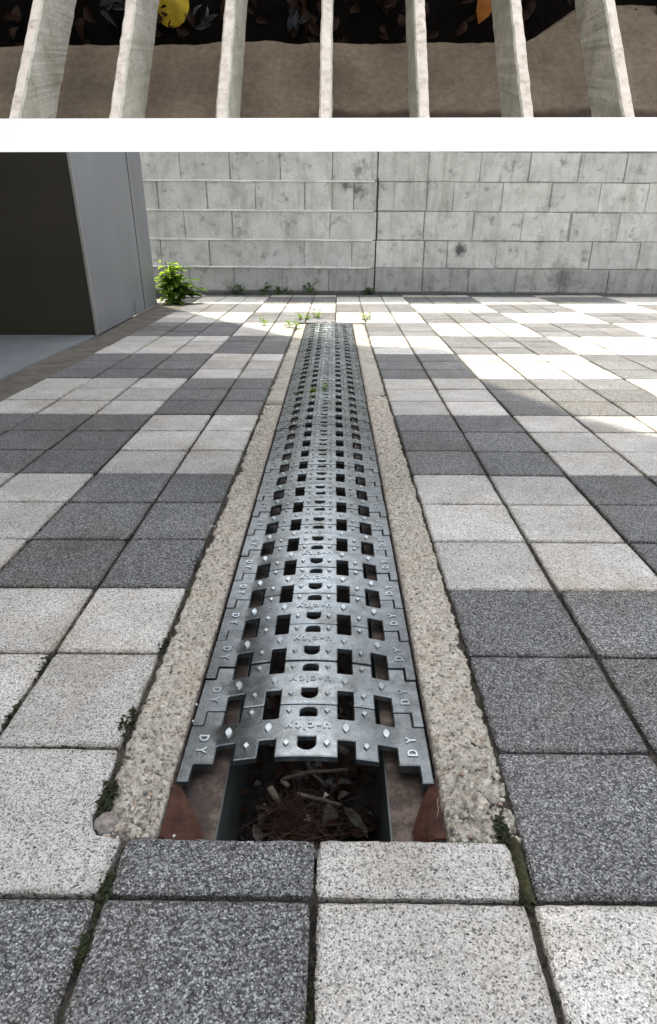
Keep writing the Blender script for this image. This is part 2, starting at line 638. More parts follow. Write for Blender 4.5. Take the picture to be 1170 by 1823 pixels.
# partly laid cells on the left of the pillar foot
for r in range(27, 31):
    cells.append((1.0, -6, r))
cells.sort(key=lambda q: -q[0])
special = {(-1, r) for r in range(0, 21)} | {(2, r) for r in range(0, 21)}
rest = {0: MB(), 1: MB()}
for i, (area, c, r) in enumerate(cells):
    d = 1 if is_dark(c, r) else 0
    x0, y0 = GX0 + c * T, GZ0 + r * T
    if i < 292 or (c, r) in special and area > 0:
        if (c, r) in special:
            if c == -1:
                e0, e1 = L_EDGE(y0) - x0, L_EDGE(y0 + T) - x0
                if r == 0:
                    yk = .0665
                    poly = [(gx, gy), (T - .004, gy), (T - .002, yk), (e0 + .018, yk + .004), (e0 + .008, yk + .012), (e0 + .004, yk + .03), (e1, T - gy), (gx, T - gy)]
                else:
                    poly = [(gx, gy), (e0, gy), (e1, T - gy), (gx, T - gy)]
            else:
                e0, e1 = R_EDGE(y0) - x0, R_EDGE(y0 + T) - x0
                if r == 0:
                    e0 = .009
                poly = [(e0, gy), (T - gx, gy), (T - gx, T - gy), (e1, T - gy)]
            me = tile_mesh('paving_tile', poly, 6, M['tile_dark' if d else 'tile_light'], c * 3.1 + r * 1.7,
                           step=.012 if r < 4 else .03, k=.0016)
        elif r <= 1:
            me = tile_mesh('paving_tile', full, 6, M['tile_dark' if d else 'tile_light'], c * 3.1 + r * 1.7, step=.008, k=.0012)
        else:
            me = tile_me[(d, random.randrange(VAR))]
        o = bpy.data.objects.new('paving_tile', me)
        link(o, pavement)
        o.location = (x0 + random.uniform(-.0009, .0009), y0 + random.uniform(-.0006, .0006), random.uniform(-.0014, .0012))
        o.rotation_euler = (random.uniform(-.004, .004), random.uniform(-.004, .004), random.uniform(-.004, .004))
    else:
        vs, fs, top = tile_geo(full, 2, random.random() * 9)
        zj = random.uniform(-.001, .001)
        rest[d].add([(v[0] + x0, v[1] + y0, v[2] + zj) for v in vs], fs + [tuple(top)])
for d in (0, 1):
    tag(rest[d].build('far_tiles' if d == 0 else 'far_dark_tiles', M['tile_dark' if d else 'tile_light'], pavement), kind='stuff')
# two cut tiles closing the open end of the drain
for (xa, xb, mat) in ((GX0 + .0045, GX0 + .1985, 'tile_dark'), (GX0 + .2025, GX0 + .3955, 'tile_light')):
    poly = [(xa - .001, GZ0 + gy), (xb - .001, GZ0 + gy), (xb, GZ0 + .0665), (xa, GZ0 + .0665)]
    me = tile_mesh('cut_tile', poly, 6, M[mat], xa * 40, step=.0035, k=.0015)
    o = link(bpy.data.objects.new('cut_tile', me), pavement)
    o['label'] = 'narrow dark cut tile at the open drain end' if mat == 'tile_dark' else 'narrow light cut tile at the open drain end'

# border strip and concrete apron in front of the pillar on the left
b = MB()
b.add([(-1.222, .2, -.004), (-1.222, 5.75, -.004), (-1.47, 5.75, -.004), (-1.40, 3.985, -.002), (-1.36, .2, -.002)], [(0, 1, 2, 3, 4)])
tag(b.build('border_strip', M['strip_dirt']), kind='structure')
b = MB()
b.prism([(-1.36, .2, -.04), (-1.40, 3.98, -.04), (-2.6, 3.98, -.04), (-2.6, .2, -.04)][::-1], (0, 0, .046))
tag(b.build('apron_slab', M['apron']), kind='structure')


# ------------------------------------------------------------------ concrete edging along the drain
def edging(name, xin, xout, y0, y1, step_y, nx, mat, amp, ztop, label):
    """rough cast strip: xin/xout are functions of y; displaced top, ragged outer side"""
    mb = MB()
    ny = max(2, int((y1 - y0) / step_y))
    top = []
    for j in range(ny + 1):
        y = y0 + (y1 - y0) * j / ny
        row = []
        a, c = xin(y), xout(y)
        rag = .003 + .0045 * noise.noise(Vector((y * 16, xin(0) * 30, 2))) + .003 * noise.noise(Vector((y * 60, 5, 1)))
        chip = .022 * max(0, noise.noise(Vector((y * 21, xin(0) * 40, 9))) - .22) + .008 * max(0, noise.noise(Vector((y * 75, xin(0) * 40, 4))) - .2)
        rag -= chip
        c += rag if c > a else -rag
        for i in range(nx + 1):
            t = i / nx
            x = a + (c - a) * t
            p = Vector((x, y, 0))
            h = amp * (.9 * noise.noise(p * 45) + .8 * noise.noise(p * 120) + .6 * noise.noise(p * 290)) * (1 + 1.9 * max(0, 1 - (y - .46) / .2))
            vd = noise.voronoi(p * 75)[0][0]
            h += amp * .9 * max(0, .5 - vd)
            edge = min(t, 1 - t) * nx
            if edge < .5: h -= .004
            fr = min(j, ny - j)
            if fr < 2: h -= .004 * (2 - fr)
            row.append((x, y + .0012 * noise.noise(p * 200), ztop + h))
        top.append(row)
    W = nx + 1
    vs = [v for r_ in top for v in r_]
    fs = [(j * W + i, j * W + i + 1, (j + 1) * W + i + 1, (j + 1) * W + i) for j in range(ny) for i in range(nx)]
    flip = xout(0) < xin(0)
    base = len(vs)
    ring = [j * W for j in range(ny + 1)] + [ny * W + i for i in range(1, W)] + [j * W + nx for j in range(ny - 1, -1, -1)] + [i for i in range(nx - 1, 0, -1)]
    vs += [(vs[k][0], vs[k][1], -.10) for k in ring]
    n = len(ring)
    for k in range(n):
        fs.append((ring[k], ring[(k + 1) % n], base + (k + 1) % n, base + k))
    mb.add(vs, fs)
    o = mb.build(name, mat, smooth=True)
    tag(o, label, 'edging', 'concrete edging beside the drain')
    if mat is M['band']:
        rnd_ = random.Random(int(xin(0) * 1000))
        for mi, mname in enumerate(('pebble_pale', 'pebble_dark', 'pebble_red')):
            pm = MB()
            for k in range((420, 380, 80)[mi]):
                y = y0 + (y1 - y0) * rnd_.random() ** 1.7
                x = xin(y) + (xout(y) - xin(y)) * rnd_.uniform(.06, .94)
                r_ = rnd_.uniform(.0012, .0044) * (.8 if mi == 1 else 1)
                el = rnd_.uniform(.6, 1.0)
                a_ = rnd_.uniform(0, 3.14)
                zt = ztop + amp * .9 * noise.noise(Vector((x, y, 0)) * 45) - .0002
                vs_ = []
                for lv, (rr, hh) in enumerate(((1.0, -.5), (.92, .12), (.5, .42))):
                    for q in range(7):
                        t_ = 6.2832 * q / 7
                        j_ = 1 + rnd_.uniform(-.2, .2)
                        px_, py_ = r_ * rr * j_ * math.cos(t_), r_ * rr * el * j_ * math.sin(t_)
                        vs_.append((x + px_ * math.cos(a_) - py_ * math.sin(a_), y + px_ * math.sin(a_) + py_ * math.cos(a_), zt + r_ * hh * .8))
                fs_ = [tuple(range(14, 21))]
                for lv in (0, 7):
                    fs_ += [(lv + q, lv + (q + 1) % 7, lv + 7 + (q + 1) % 7, lv + 7 + q) for q in range(7)]
                pm.add(vs_, fs_)
            tag(pm.build('embedded_pebbles', M[mname], o, smooth=True), kind='stuff')
    return o


lin = lambda y: CHX(y) - .1520
lout = lambda y: -.2515 - .003 * (y - .5)
rin = lambda y: CHX(y) + .1520
rout = lambda y: .1905 - .0055 * (y - .5)
edging('concrete_edging', lin, lout, .467, 2.36, .0042, 20, M['band'], .0052, -.0045, 'rough pebbly concrete strip along the near left side of the grate')
edging('concrete_edging', rin, rout, .467, 2.50, .0042, 20, M['band'], .0052, -.0045, 'rough pebbly concrete strip along the near right side of the grate')
edging('concrete_edging', lin, lambda y: -.258, 2.375, 4.55, .010, 9, M['old_band'], .0045, -.002, 'smoother worn concrete strip along the far left side of the grate')
edging('concrete_edging', rin, lambda y: .178 - .006 * (y - 2.5), 2.515, 4.55, .010, 9, M['old_band'], .005, -.003, 'smoother cracked concrete strip along the far right side of the grate')

# ------------------------------------------------------------------ drain channel
ch = empty('drain_channel', (0, 0, 0))
ch.rotation_euler = (0, 0, 0.0061)
ch.location = (-.0306, 0, 0)
tag(ch, 'rusty steel drain channel open at its near end', 'drain channel')
Y0, Y1 = .468, CH_END + .02
ZL = -.024
for s in (-1, 1):
    b = MB(); b.box(min(s * .094, s * .1485), max(s * .094, s * .1485), Y0, Y1, ZL - .003, ZL); b.build('ledge', M['ledge'], ch)
    b = MB(); b.box(min(s * .0955, s * .0935), max(s * .0955, s * .0935), Y0, Y1, -.30, ZL + .0012); b.build('liner_wall', M['liner'], ch)
    b = MB(); b.box(min(s * .1487, s * .1508), max(s * .1487, s * .1508), .535, Y1, -.028, -.001); b.build('rim_strip', M['rim'], ch)
    # bent rusty flap where the upright leg was peeled inwards at the open end
    vs, fs = [], []
    nu, nv = 10, 5
    xi = .104 if s < 0 else .114
    for i in range(nu):
        t = i / (nu - 1)
        y = .553 - .084 * t
        reach = (.1490 - xi) * (min(t, .84) / .84) ** (1.0 if s < 0 else .72)
        if t > .84: reach *= 1 - .42 * (t - .84) / .16
        for j in range(nv):
            q = j / (nv - 1)
            x = .1490 - reach * q
            z = -.0008 - .003 * t - reach * q * .46 + .0007 * noise.noise(Vector((t * 5, q * 3, s * 4)))
            if s > 0: z += .004 * math.sin(q * math.pi) * t
            vs.append((s * x, y, z))
    for i in range(nu - 1):
        for j in range(nv - 1):
            q = (i * nv + j, i * nv + j + 1, (i + 1) * nv + j + 1, (i + 1) * nv + j)
            fs.append(q if s > 0 else q[::-1])
    o = mesh_obj('bent_flap', vs, fs, M['rust'], ch, False)
    md = o.modifiers.new('thick', 'SOLIDIFY'); md.thickness = .0018
b = MB(); b.box(-.0935, .0935, Y0 - .012, Y0 - .001, -.30, -.02); b.build('end_wall', M['liner'], ch)
b = MB(); b.box(-.0935, .0935, Y1, Y1 + .01, -.30, -.02); b.build('end_wall', M['liner'], ch)

# silt and litter in the channel
vs, fs = [], []
nx_, ny_ = 24, 90
for j in range(ny_ + 1):
    t = j / ny_
    y = Y0 + .001 + (Y1 - Y0 - .002) * (t ** 2.2)
    for i in range(nx_ + 1):
        x = -.0930 + .186 * i / nx_
        p = Vector((x, y, 0))
        z = -.178 + .018 * noise.noise(p * 14) + .010 * noise.noise(p * 40) + .004 * noise.noise(p * 110) + .02 * (x / .093) ** 2
        vs.append((x + CHX(y), y, z))
for j in range(ny_):
    for i in range(nx_):
        a = j * (nx_ + 1) + i
        fs.append((a, a + 1, a + nx_ + 2, a + nx_ + 1))
tag(mesh_obj('silt', vs, fs, M['debris'], None, True), 'dark silt lying in the bottom of the drain channel', 'silt', kind='stuff')

# ------------------------------------------------------------------ grate
grate = empty('drain_grate', (-.0306, 0, 0), 0.0061)
tag(grate, 'long interlocking cast metal drain grate of arched segments', 'drain grate')
HW, PITCHG, TH = .1465, .0973, .0085
NSEG = 41
GY0 = .5700


def arch(x):
    u = min(1.0, abs(x) / (HW * .743))
    return .0135 * (1 - u * u) + .0002


half = [(.254, 0), (.254, .31), (.395, .31), (.395, 0), (.585, 0), (.585, .31), (.743, .31), (.743, 0),
        (.905, 0), (.905, -.29), (1, -.29), (1, .685), (.918, .685), (.899, .685), (.899, .975), (.743, .975), (.743, .70), (.585, .70), (.585, .975),
        (.395, .975), (.395, .70), (.254, .70), (.254, .975)]
half = [p for p in half if p != (.918, .685)]
outline = [(u * HW, v * PITCHG) for u, v in half] + [(-u * HW, v * PITCHG) for u, v in reversed(half)]


def round_poly(poly, r, n=3):
    out = []
    N = len(poly)
    for i in range(N):
        a, b_, c = Vector(poly[i - 1]), Vector(poly[i]), Vector(poly[(i + 1) % N])
        d1, d2 = (a - b_), (c - b_)
        rr = min(r, d1.length * .45, d2.length * .45)
        p1, p2 = b_ + d1.normalized() * rr, b_ + d2.normalized() * rr
        for k in range(n):
            t = k / (n - 1)
            q = p1 * (1 - t) ** 2 + b_ * 2 * t * (1 - t) + p2 * t * t
            out.append((q.x, q.y))
    return out


def subdiv(poly, mx):
    out = []
    for i in range(len(poly)):
        a, b_ = Vector(poly[i]), Vector(poly[(i + 1) % len(poly)])
        n = max(1, int(math.ceil((b_ - a).length / mx)))
        for k in range(n):
            q = a.lerp(b_, k / n)
            out.append((q.x, q.y))
    return out


def offset(poly, d):
    out = []
    N = len(poly)
    for i in range(N):
        a, b_, c = Vector(poly[i - 1]), Vector(poly[i]), Vector(poly[(i + 1) % N])
        n1 = Vector((-(b_ - a).y, (b_ - a).x)).normalized()
        n2 = Vector((-(c - b_).y, (c - b_).x)).normalized()
        n_ = n1 + n2
        if n_.length < 1e-6:
            n_ = n1
        n_.normalize()
        out.append((b_.x + n_.x * d, b_.y + n_.y * d))
    return out


def dhole(cy, flat_back):
    w = .0108
    pts = [(w * math.cos(math.pi + math.pi * k / 12), -.0012 + w * math.sin(math.pi + math.pi * k / 12)) for k in range(13)]   # rounded towards the viewer
    pts += [(w, .0118), (-w, .0118)]
    if not flat_back:
        pts = [(-x, -y * .80) for x, y in pts]
    return [(x, y + cy) for x, y in pts]


def in_poly(p, poly):
    x, y = p
    ins = False
    for i in range(len(poly)):
        (x1, y1), (x2, y2) = poly[i - 1], poly[i]
        if (y1 > y) != (y2 > y) and x < (x2 - x1) * (y - y1) / (y2 - y1) + x1:
            ins = not ins
    return ins


def seg_mesh():
    # points listed clockwise or not: make the outline counter-clockwise, holes clockwise (left normal points into the metal)
    area = sum(outline[i - 1][0] * outline[i][1] - outline[i][0] * outline[i - 1][1] for i in range(len(outline)))
    ol = outline if area > 0 else outline[::-1]
    ol = subdiv(round_poly(ol, .0016), .011)
    holes = []
    for cy, fb in ((.235 * PITCHG, True), (.835 * PITCHG, False)):
        h = round_poly(dhole(cy, fb), .0006, 2)
        ar = sum(h[i - 1][0] * h[i][1] - h[i][0] * h[i - 1][1] for i in range(len(h)))
        holes.append(h if ar < 0 else h[::-1])
    bev = .0013
    loops = [ol] + holes
    inner = [offset(lp, bev) for lp in loops]
    pts, edges = [], []
    for lp in inner:
        b0 = len(pts)
        pts += [Vector(p) for p in lp]
        edges += [(b0 + i, b0 + (i + 1) % len(lp)) for i in range(len(lp))]
    nb = len(pts)
    for ix in range(-12, 13):
        for iy in range(-2, 8):
            p = (ix * .0115, (iy + .5) * .0125)
            if in_poly(p, offset(inner[0], .0015)) and not any(in_poly(p, offset(h, -.002)) for h in holes):
                pts.append(Vector(p))
    vo, eo, fo, ov, oe, of = delaunay_2d_cdt(pts, edges, [], 0, 1e-7)
    vs, fs = [], []
    for v in vo:
        vs.append((v.x, v.y, arch(v.x)))
    for f in fo:
        c = (sum(vo[i].x for i in f) / len(f), sum(vo[i].y for i in f) / len(f))
        if in_poly(c, inner[0]) and not any(in_poly(c, h) for h in inner[1:]):
            a, b_, c_ = (vo[i] for i in f[:3])
            cr = (b_.x - a.x) * (c_.y - a.y) - (b_.y - a.y) * (c_.x - a.x)
            fs.append(tuple(f) if cr > 0 else tuple(f)[::-1])
    back = {}
    for k, lst in enumerate(ov):
        for i in lst:
            back[i] = k
    b0 = 0
    nsm = len(fs)
    for lp, ilp in zip(loops, inner):
        n = len(lp)
        o1 = len(vs)
        vs += [(p[0], p[1], arch(p[0]) - bev * .9) for p in lp]
        vs += [(p[0], p[1], arch(p[0]) - TH - (.004 if abs(p[0]) > .74 * HW else 0)) for p in lp]
        vs += [(p[0], p[1], arch(p[0])) for p in ilp]
        for i in range(n):
            j = (i + 1) % n
            fs.append((o1 + i, o1 + j, o1 + 2 * n + j, o1 + 2 * n + i))
            fs.append((o1 + n + i, o1 + n + j, o1 + j, o1 + i))
        b0 += n
    me = bpy.data.meshes.new('grate_segment')
    me.from_pydata(vs, [], fs)
    me.materials.append(M['grate'])
    me.polygons.foreach_set('use_smooth', [i < nsm + 0 for i in range(len(me.polygons))])
    me.update()
    return me


def stud(x, y, a, b_, pts, h=.0024):
    n = len(pts)
    lo = [(x + a * px, y + b_ * py, arch(x + a * px) - .0004) for px, py in pts]
    hi = [(x + a * px * .78, y + b_ * py * .82, arch(x) + h) for px, py in pts]
    return lo + hi, [tuple(range(n, 2 * n))] + [(i, (i + 1) % n, n + (i + 1) % n, n + i) for i in range(n)]


def raw_mesh(name, vs, fs):
    me = bpy.data.meshes.new(name)
    me.from_pydata([tuple(v) for v in vs], [], fs)
    me.materials.append(M['worn'])
    me.update()
    return me


DIA = [(1, 0), (0, 1), (-1, 0), (0, -1)]
ves_ = [(max(.05, 1 - t * t), t) for t in (-1, -.67, -.33, 0, .33, .67, 1)]
VES = ves_ + [(-px, t_) for px, t_ in ves_[::-1]]
STUDS = []
for s in (-1, 1):
    for u in (.165, .49):
        for v in (.215, .845):
            STUDS.append(stud(s * u * HW, v * PITCHG, .0042, .0064, DIA))
    for u in (.325, .664):
        STUDS.append(stud(s * u * HW, .515 * PITCHG, .0050, .0098, VES))


def text_verts(body, size, rot, cx, cy, spacing=1.0, base=False):
    cu = bpy.data.curves.new('lettering', 'FONT')
    cu.body = body
    cu.size = size
    cu.align_x = 'CENTER'
    cu.align_y = 'BOTTOM_BASELINE' if base else 'CENTER'
    cu.space_character = spacing
    cu.extrude = .0009
    cu.bevel_depth = .00025
    cu.offset = .0003
    cu.bevel_resolution = 0
    cu.resolution_u = 3
    ob = bpy.data.objects.new('lettering', cu)
    COL.objects.link(ob)
    bpy.context.view_layer.update()
    me = bpy.data.meshes.new_from_object(ob.evaluated_get(bpy.context.evaluated_depsgraph_get()))
    mt = Matrix.Translation((cx, cy, 0)) @ Matrix.Rotation(rot, 4, 'Z')
    vs = []
    for v in me.vertices:
        p = mt @ v.co
        vs.append((p.x, p.y, arch(p.x) + p.z + .0004))
    fs = [tuple(p.vertices) for p in me.polygons]
    bpy.data.objects.remove(ob)
    bpy.data.curves.remove(cu)
    bpy.data.meshes.remove(me)
    return vs, fs


GLYPHS = []
raw_ = [text_verts(ch_, .0205, math.pi, 0, .60 * PITCHG, base=True) for ch_ in 'u-city']
ext_ = [(min(v[0] for v in g_[0]), max(v[0] for v in g_[0])) for g_ in raw_]
gap_ = (.0570 - sum(b_ - a_ for a_, b_ in ext_)) / 5
xr_ = .0285
for g_, (a_, b_) in zip(raw_, ext_):
    GLYPHS.append(([(v[0] + xr_ - b_, v[1], v[2] - arch(v[0]) + arch(v[0] + xr_ - b_)) for v in g_[0]], g_[1]))
    xr_ -= (b_ - a_) + gap_
for ch_, v in (('D', .44), ('Y', .22)):
    GLYPHS.append(text_verts(ch_, .0165, -math.pi / 2, -.868 * HW, v * PITCHG))
for ch_, v in (('D', .20), ('Y', .43)):
    GLYPHS.append(text_verts(ch_, .0165, math.pi / 2, .868 * HW, v * PITCHG))
seg_me = seg_mesh()
letter_one = [raw_mesh('letter', *g_) for g_ in GLYPHS]
stud_one = [raw_mesh('tread_stud', *g_) for g_ in STUDS]
mb = MB()
for g_ in GLYPHS: mb.add(*g_)
letter_all = raw_mesh('lettering', mb.v, mb.f)
mb = MB()
for g_ in STUDS: mb.add(*g_)
stud_all = raw_mesh('tread_studs', mb.v, mb.f)
for i in range(NSEG):
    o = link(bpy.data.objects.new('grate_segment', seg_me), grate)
    o.location = (random.uniform(-.0006, .0006), GY0 + i * PITCHG, random.uniform(-.0009, .0006))
    o.rotation_euler = (-.014 + random.uniform(-.007, .007), random.uniform(-.005, .005), random.uniform(-.003, .003))
    if i < 12:
        for me in letter_one:
            link(bpy.data.objects.new('letter', me), o)
        for me in stud_one:
            link(bpy.data.objects.new('tread_stud', me), o)
    else:
        tag(link(bpy.data.objects.new('lettering', letter_all), o), kind='stuff')
        tag(link(bpy.data.objects.new('tread_pattern', stud_all), o), kind='stuff')

# ------------------------------------------------------------------ block wall
WZ = 6.66
wall = empty('block_wall', (.35, WZ, 0))
wall.rotation_euler = (0, .0062, 0)
tag(wall, 'grey stained concrete block wall across the back of the yard', 'wall')
SC = .9577
hs = [.019, .2212, .4435, .671, .894, 1.113, 1.335, 1.557, 1.779, 2.0, 2.22]
J = {
    4: [-.989, -.54, -.0722, .3398, .7912, 1.2567, 1.6915, 2.1354, 2.5537],
    3: [-1.2164, -.77, -.3228, -.0717, .1279, .3479, .4961, .7974, 1.032, 1.4752, 1.9176, 2.3591, 2.7898],
    2: [-1.442, -.9965, -.54, -.0869, .3562, .7882, 1.2401, 1.6913, 2.1312, 2.5807],
    1: [-1.6867, -1.23, -.7841, -.3314, .1206, .3489, .8048, 1.0219, 1.4819, 1.9253, 2.3731, 2.8201],
    0: [-1.44, -1.0021, -.5412, -.0973, .3458, .8042, 1.2457, 1.6971, 2.1263, 2.5814, 3.0197],
}
core = MB()
core.box(-2.9, 4.2, .009, .16, -.05, 2.23)
core.build('mortar_core', M['mortar'], wall)
for row in range(10):
    js = [x * SC for x in J.get(row, [-.97 + .46 * k + (.23 if row % 2 else 0) for k in range(9)])]
    while js[0] > -2.6: js.insert(0, js[0] - .43)
    while js[-1] < 4.0: js.append(js[-1] + .43)
    z0, z1 = hs[row], hs[row + 1]
    for a, c in zip(js[:-1], js[1:]):
        g0 = random.choice((.0010, .0024, .0045))
        g1 = random.choice((.0010, .0024, .0045))
        if row == 2 and abs(c / SC - 2.1312) < .01: g1 = .010
        if row == 2 and abs(a / SC - 2.1312) < .01: g0 = .012
        if row == 4 and abs(c / SC - 2.5537) < .01: g1 = .010
        if abs(c / SC - .345) < .02 or abs(c / SC - .79) < .03: g1 = .008
        jit = lambda k=.0034: random.uniform(-k, k)
        x0, x1, q0, q1 = a + g0 - .35, c - g1 - .35, z0 + .0035, z1 - .0035
        yf = random.uniform(-.004, .003)
        cor = [(x0 + jit(), q0 + jit()), (x1 + jit(), q0 + jit()), (x1 + jit(), q1 + jit()), (x0 + jit(), q1 + jit())]
        ch_ = .005
        ins = [(cor[0][0] + ch_, cor[0][1] + ch_), (cor[1][0] - ch_, cor[1][1] + ch_), (cor[2][0] - ch_, cor[2][1] - ch_), (cor[3][0] + ch_, cor[3][1] - ch_)]
        vs = [(x, .02, z) for x, z in cor] + [(x, yf + .004, z) for x, z in cor] + [(x, yf + jit(.0008), z) for x, z in ins]
        fs = [(8, 9, 10, 11)] + [(i, (i + 1) % 4, 4 + (i + 1) % 4, 4 + i) for i in range(4)] + [(4 + i, 4 + (i + 1) % 4, 8 + (i + 1) % 4, 8 + i) for i in range(4)]
        o = mesh_obj('block', vs, fs, M['block'], wall)
        k = random.uniform(.88, 1.06) * (.70 if row == 0 else 1.0)
        o.color = (k, k, k * random.uniform(.97, 1.0), 1)
for row in (1, 2, 3, 4):
    vs, fs = [], []
    n = 60
    for i in range(n + 1):
        x = -2.4 + 2.65 * i / n
        d = .012 + .005 * noise.noise(Vector((x * 9, row, 0)))
        hz = .0090 + .005 * noise.noise(Vector((x * 14, row, 3)))
        z = hs[row] + .003 * noise.noise(Vector((x * 5, row, 7)))
        vs += [(x - .35 + .35 - .0, .012, z - hz), (x, -d, z - hz * .6), (x, -d, z + hz * .5), (x, .012, z + hz)]
        if i:
            a = 4 * (i - 1)
            for k in range(3):
                fs.append((a + k, a + 4 + k, a + 5 + k, a + 1 + k))
    mesh_obj('mortar_bead', [(v[0] - .30, v[1], v[2]) for v in vs], fs, M['mortar_lit'], wall)
f = MB(); f.box(.345 * SC - .35 - .0055, .345 * SC - .35 + .0055, -.0015, .006, .02, 2.2); f.build('control_joint', M['rim'], wall)
f = MB(); f.box(-2.9, 4.2, -.055, .005, -.05, .017); f.build('footing', M['footing'], wall)

# ------------------------------------------------------------------ metal clad pillar at the left
pil = empty('metal_pillar', (-1.383, 3.985, 0))
tag(pil, 'metal clad pillar with dark bronze front and grey side', 'pillar')
ox, oy = 1.383, -3.985
HT = 7.0


def pside(y):
    return -1.383 - .084 * (y - 3.985) / 1.743


def wallquad(name, p, q, z0, z1, mat, th=.012, inward=(0, 1)):
    mb_ = MB()
    nrm = Vector((inward[0], inward[1], 0)) * th
    mb_.prism([(p[0] + ox, p[1] + oy, z0), (q[0] + ox, q[1] + oy, z0), (q[0] + ox, q[1] + oy, z1), (p[0] + ox, p[1] + oy, z1)], nrm)
    return mb_.build(name, mat, pil)


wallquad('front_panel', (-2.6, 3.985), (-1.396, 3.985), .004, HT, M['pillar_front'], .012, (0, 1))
o = wallquad('corner_trim', (-1.395, 3.981), (-1.381, 3.981), .002, HT, M['trim'], .014, (0, 1))
ys = 5.27
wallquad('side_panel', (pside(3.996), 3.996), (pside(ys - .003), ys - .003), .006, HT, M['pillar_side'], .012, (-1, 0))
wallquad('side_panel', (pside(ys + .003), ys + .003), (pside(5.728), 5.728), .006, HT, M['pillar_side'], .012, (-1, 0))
wallquad('base_plate', (pside(4.95) + .004, 4.95), (pside(5.24) + .004, 5.24), .005, .10, M['pillar_side'], .003, (-1, 0))
wallquad('seam_strip', (pside(ys - .006) + .0022, ys - .006), (pside(ys + .006) + .0022, ys + .006), .006, HT, M['rim'], .002, (-1, 0))
b = MB(); b.prism([(-2.58 + ox, 4.0 + oy, 0), (-1.40 + ox, 4.0 + oy, 0), (-1.484 + ox, 5.70 + oy, 0), (-2.58 + ox, 5.70 + oy, 0)], (0, 0, HT)); b.build('core', M['footing'], pil)
wallquad('back_panel', (-2.6, 5.728), (-1.467, 5.728), .004, HT, M['pillar_side'], .012, (0, -1))
wallquad('outer_panel', (-2.6, 3.997), (-2.6, 5.716), .004, HT, M['pillar_side'], .012, (1, 0))
b = MB(); b.box(-2.72 + ox, -2.602 + ox, -2.0 + oy, 3.98 + oy, 0, HT); b.build('blocker_wall', M['blocker'], pil)  # unseen wall added to darken the left reflections in the grate
# unseen slab added above the frame, outlined to throw the stepped shade
shade_pts = [(-2.75, 1.9), (.95, 1.9), (.95, 3.75), (-.627, 4.31), (-.81, 4.58), (-1.027, 5.16), (-1.047, 5.91), (-1.397, 5.99), (-1.907, 6.35), (-2.75, 6.35)]
b = MB(); b.prism([(x + ox, y + oy, HT + .003) for x, y in shade_pts], (0, 0, .18)); b.build('shade_slab', M['apron'], pil)

# ------------------------------------------------------------------ added raised bed and white board, made up around the drain bars
SL = R(44.1)
ev = Vector((0, math.cos(SL), math.sin(SL)))
nv = Vector((0, -math.sin(SL), math.cos(SL)))
KS = 1.5 / 2.05
S0 = Vector((0, 1.5, CAM_H + (.7233 - .551) * KS))


def sp(x, t, n):
    p = S0 + ev * (t * KS) + nv * (n * KS)
    return Vector((x, p.y, p.z))


XL, XR = -1.24, 1.20
board = MB()
board.prism([sp(XL, 0, 0), sp(XL, .1178, 0), sp(XL, .1178, -.010), sp(XL, .012, -.010)], (XR - XL, 0, 0))
tag(board.build('added_board', M['white_plate']), 'added white board filling the blank band below the steel bars', 'board')

gr_ = empty('bar_grille', sp(0, 0, 0))
tag(gr_, 'grille of weathered cream steel bars over the brown soil', 'grille')
off = sp(0, 0, 0)
xs = [-.006 * (q < -.5) - .003 * (q < -.2) + (-.0392 + (q + .0392) * 1.045) * KS for q in (-.835, -.5735, -.304, -.0392, .2156, .482, .7415)]
for x in xs:
    w = .0165 * KS
    mb = MB()
    ns = 60
    pr = lambda t: [(t, -.012)]
    vs, fs = [], []
    for i in range(ns + 1):
        q = i / ns
        tf = .02 + .80 * q
        tb = .31 + .67 * q
        ring = [(x - w, tf, -.017), (x - w * .72, tf, -.012), (x + w * .72, tf, -.012), (x + w, tf, -.017), (x + w, tb, -.178), (x - w, tb, -.178)]
        for (xx, tt, nn) in ring:
            p = sp(xx, tt, nn) - off
            p += Vector((.0007 * noise.noise(p * 160) + .0016 * noise.noise(p * 30 + Vector((x * 7, 0, 0))), 0, .0014 * noise.noise(p * 33 + Vector((5, x, 0)))))
            vs.append(p)
    for i in range(ns):
        for k in range(6):
            fs.append((i * 6 + k, i * 6 + (k + 1) % 6, (i + 1) * 6 + (k + 1) % 6, (i + 1) * 6 + k))
    fs += [tuple(range(6))[::-1], tuple(range(ns * 6, ns * 6 + 6))]
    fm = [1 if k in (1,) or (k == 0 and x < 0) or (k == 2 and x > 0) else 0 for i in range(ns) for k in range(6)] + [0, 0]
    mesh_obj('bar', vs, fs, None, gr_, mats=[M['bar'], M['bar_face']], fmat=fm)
b = MB(); b.prism([sp(XL, .785, -.0135) - off, sp(XL, .815, -.0135) - off, sp(XL, .815, -.03) - off, sp(XL, .785, -.03) - off], (XR - XL, 0, 0))
b.build('cross_bar', M['bar'], gr_)

def kz(z):
    return CAM_H + (z - .551) * KS


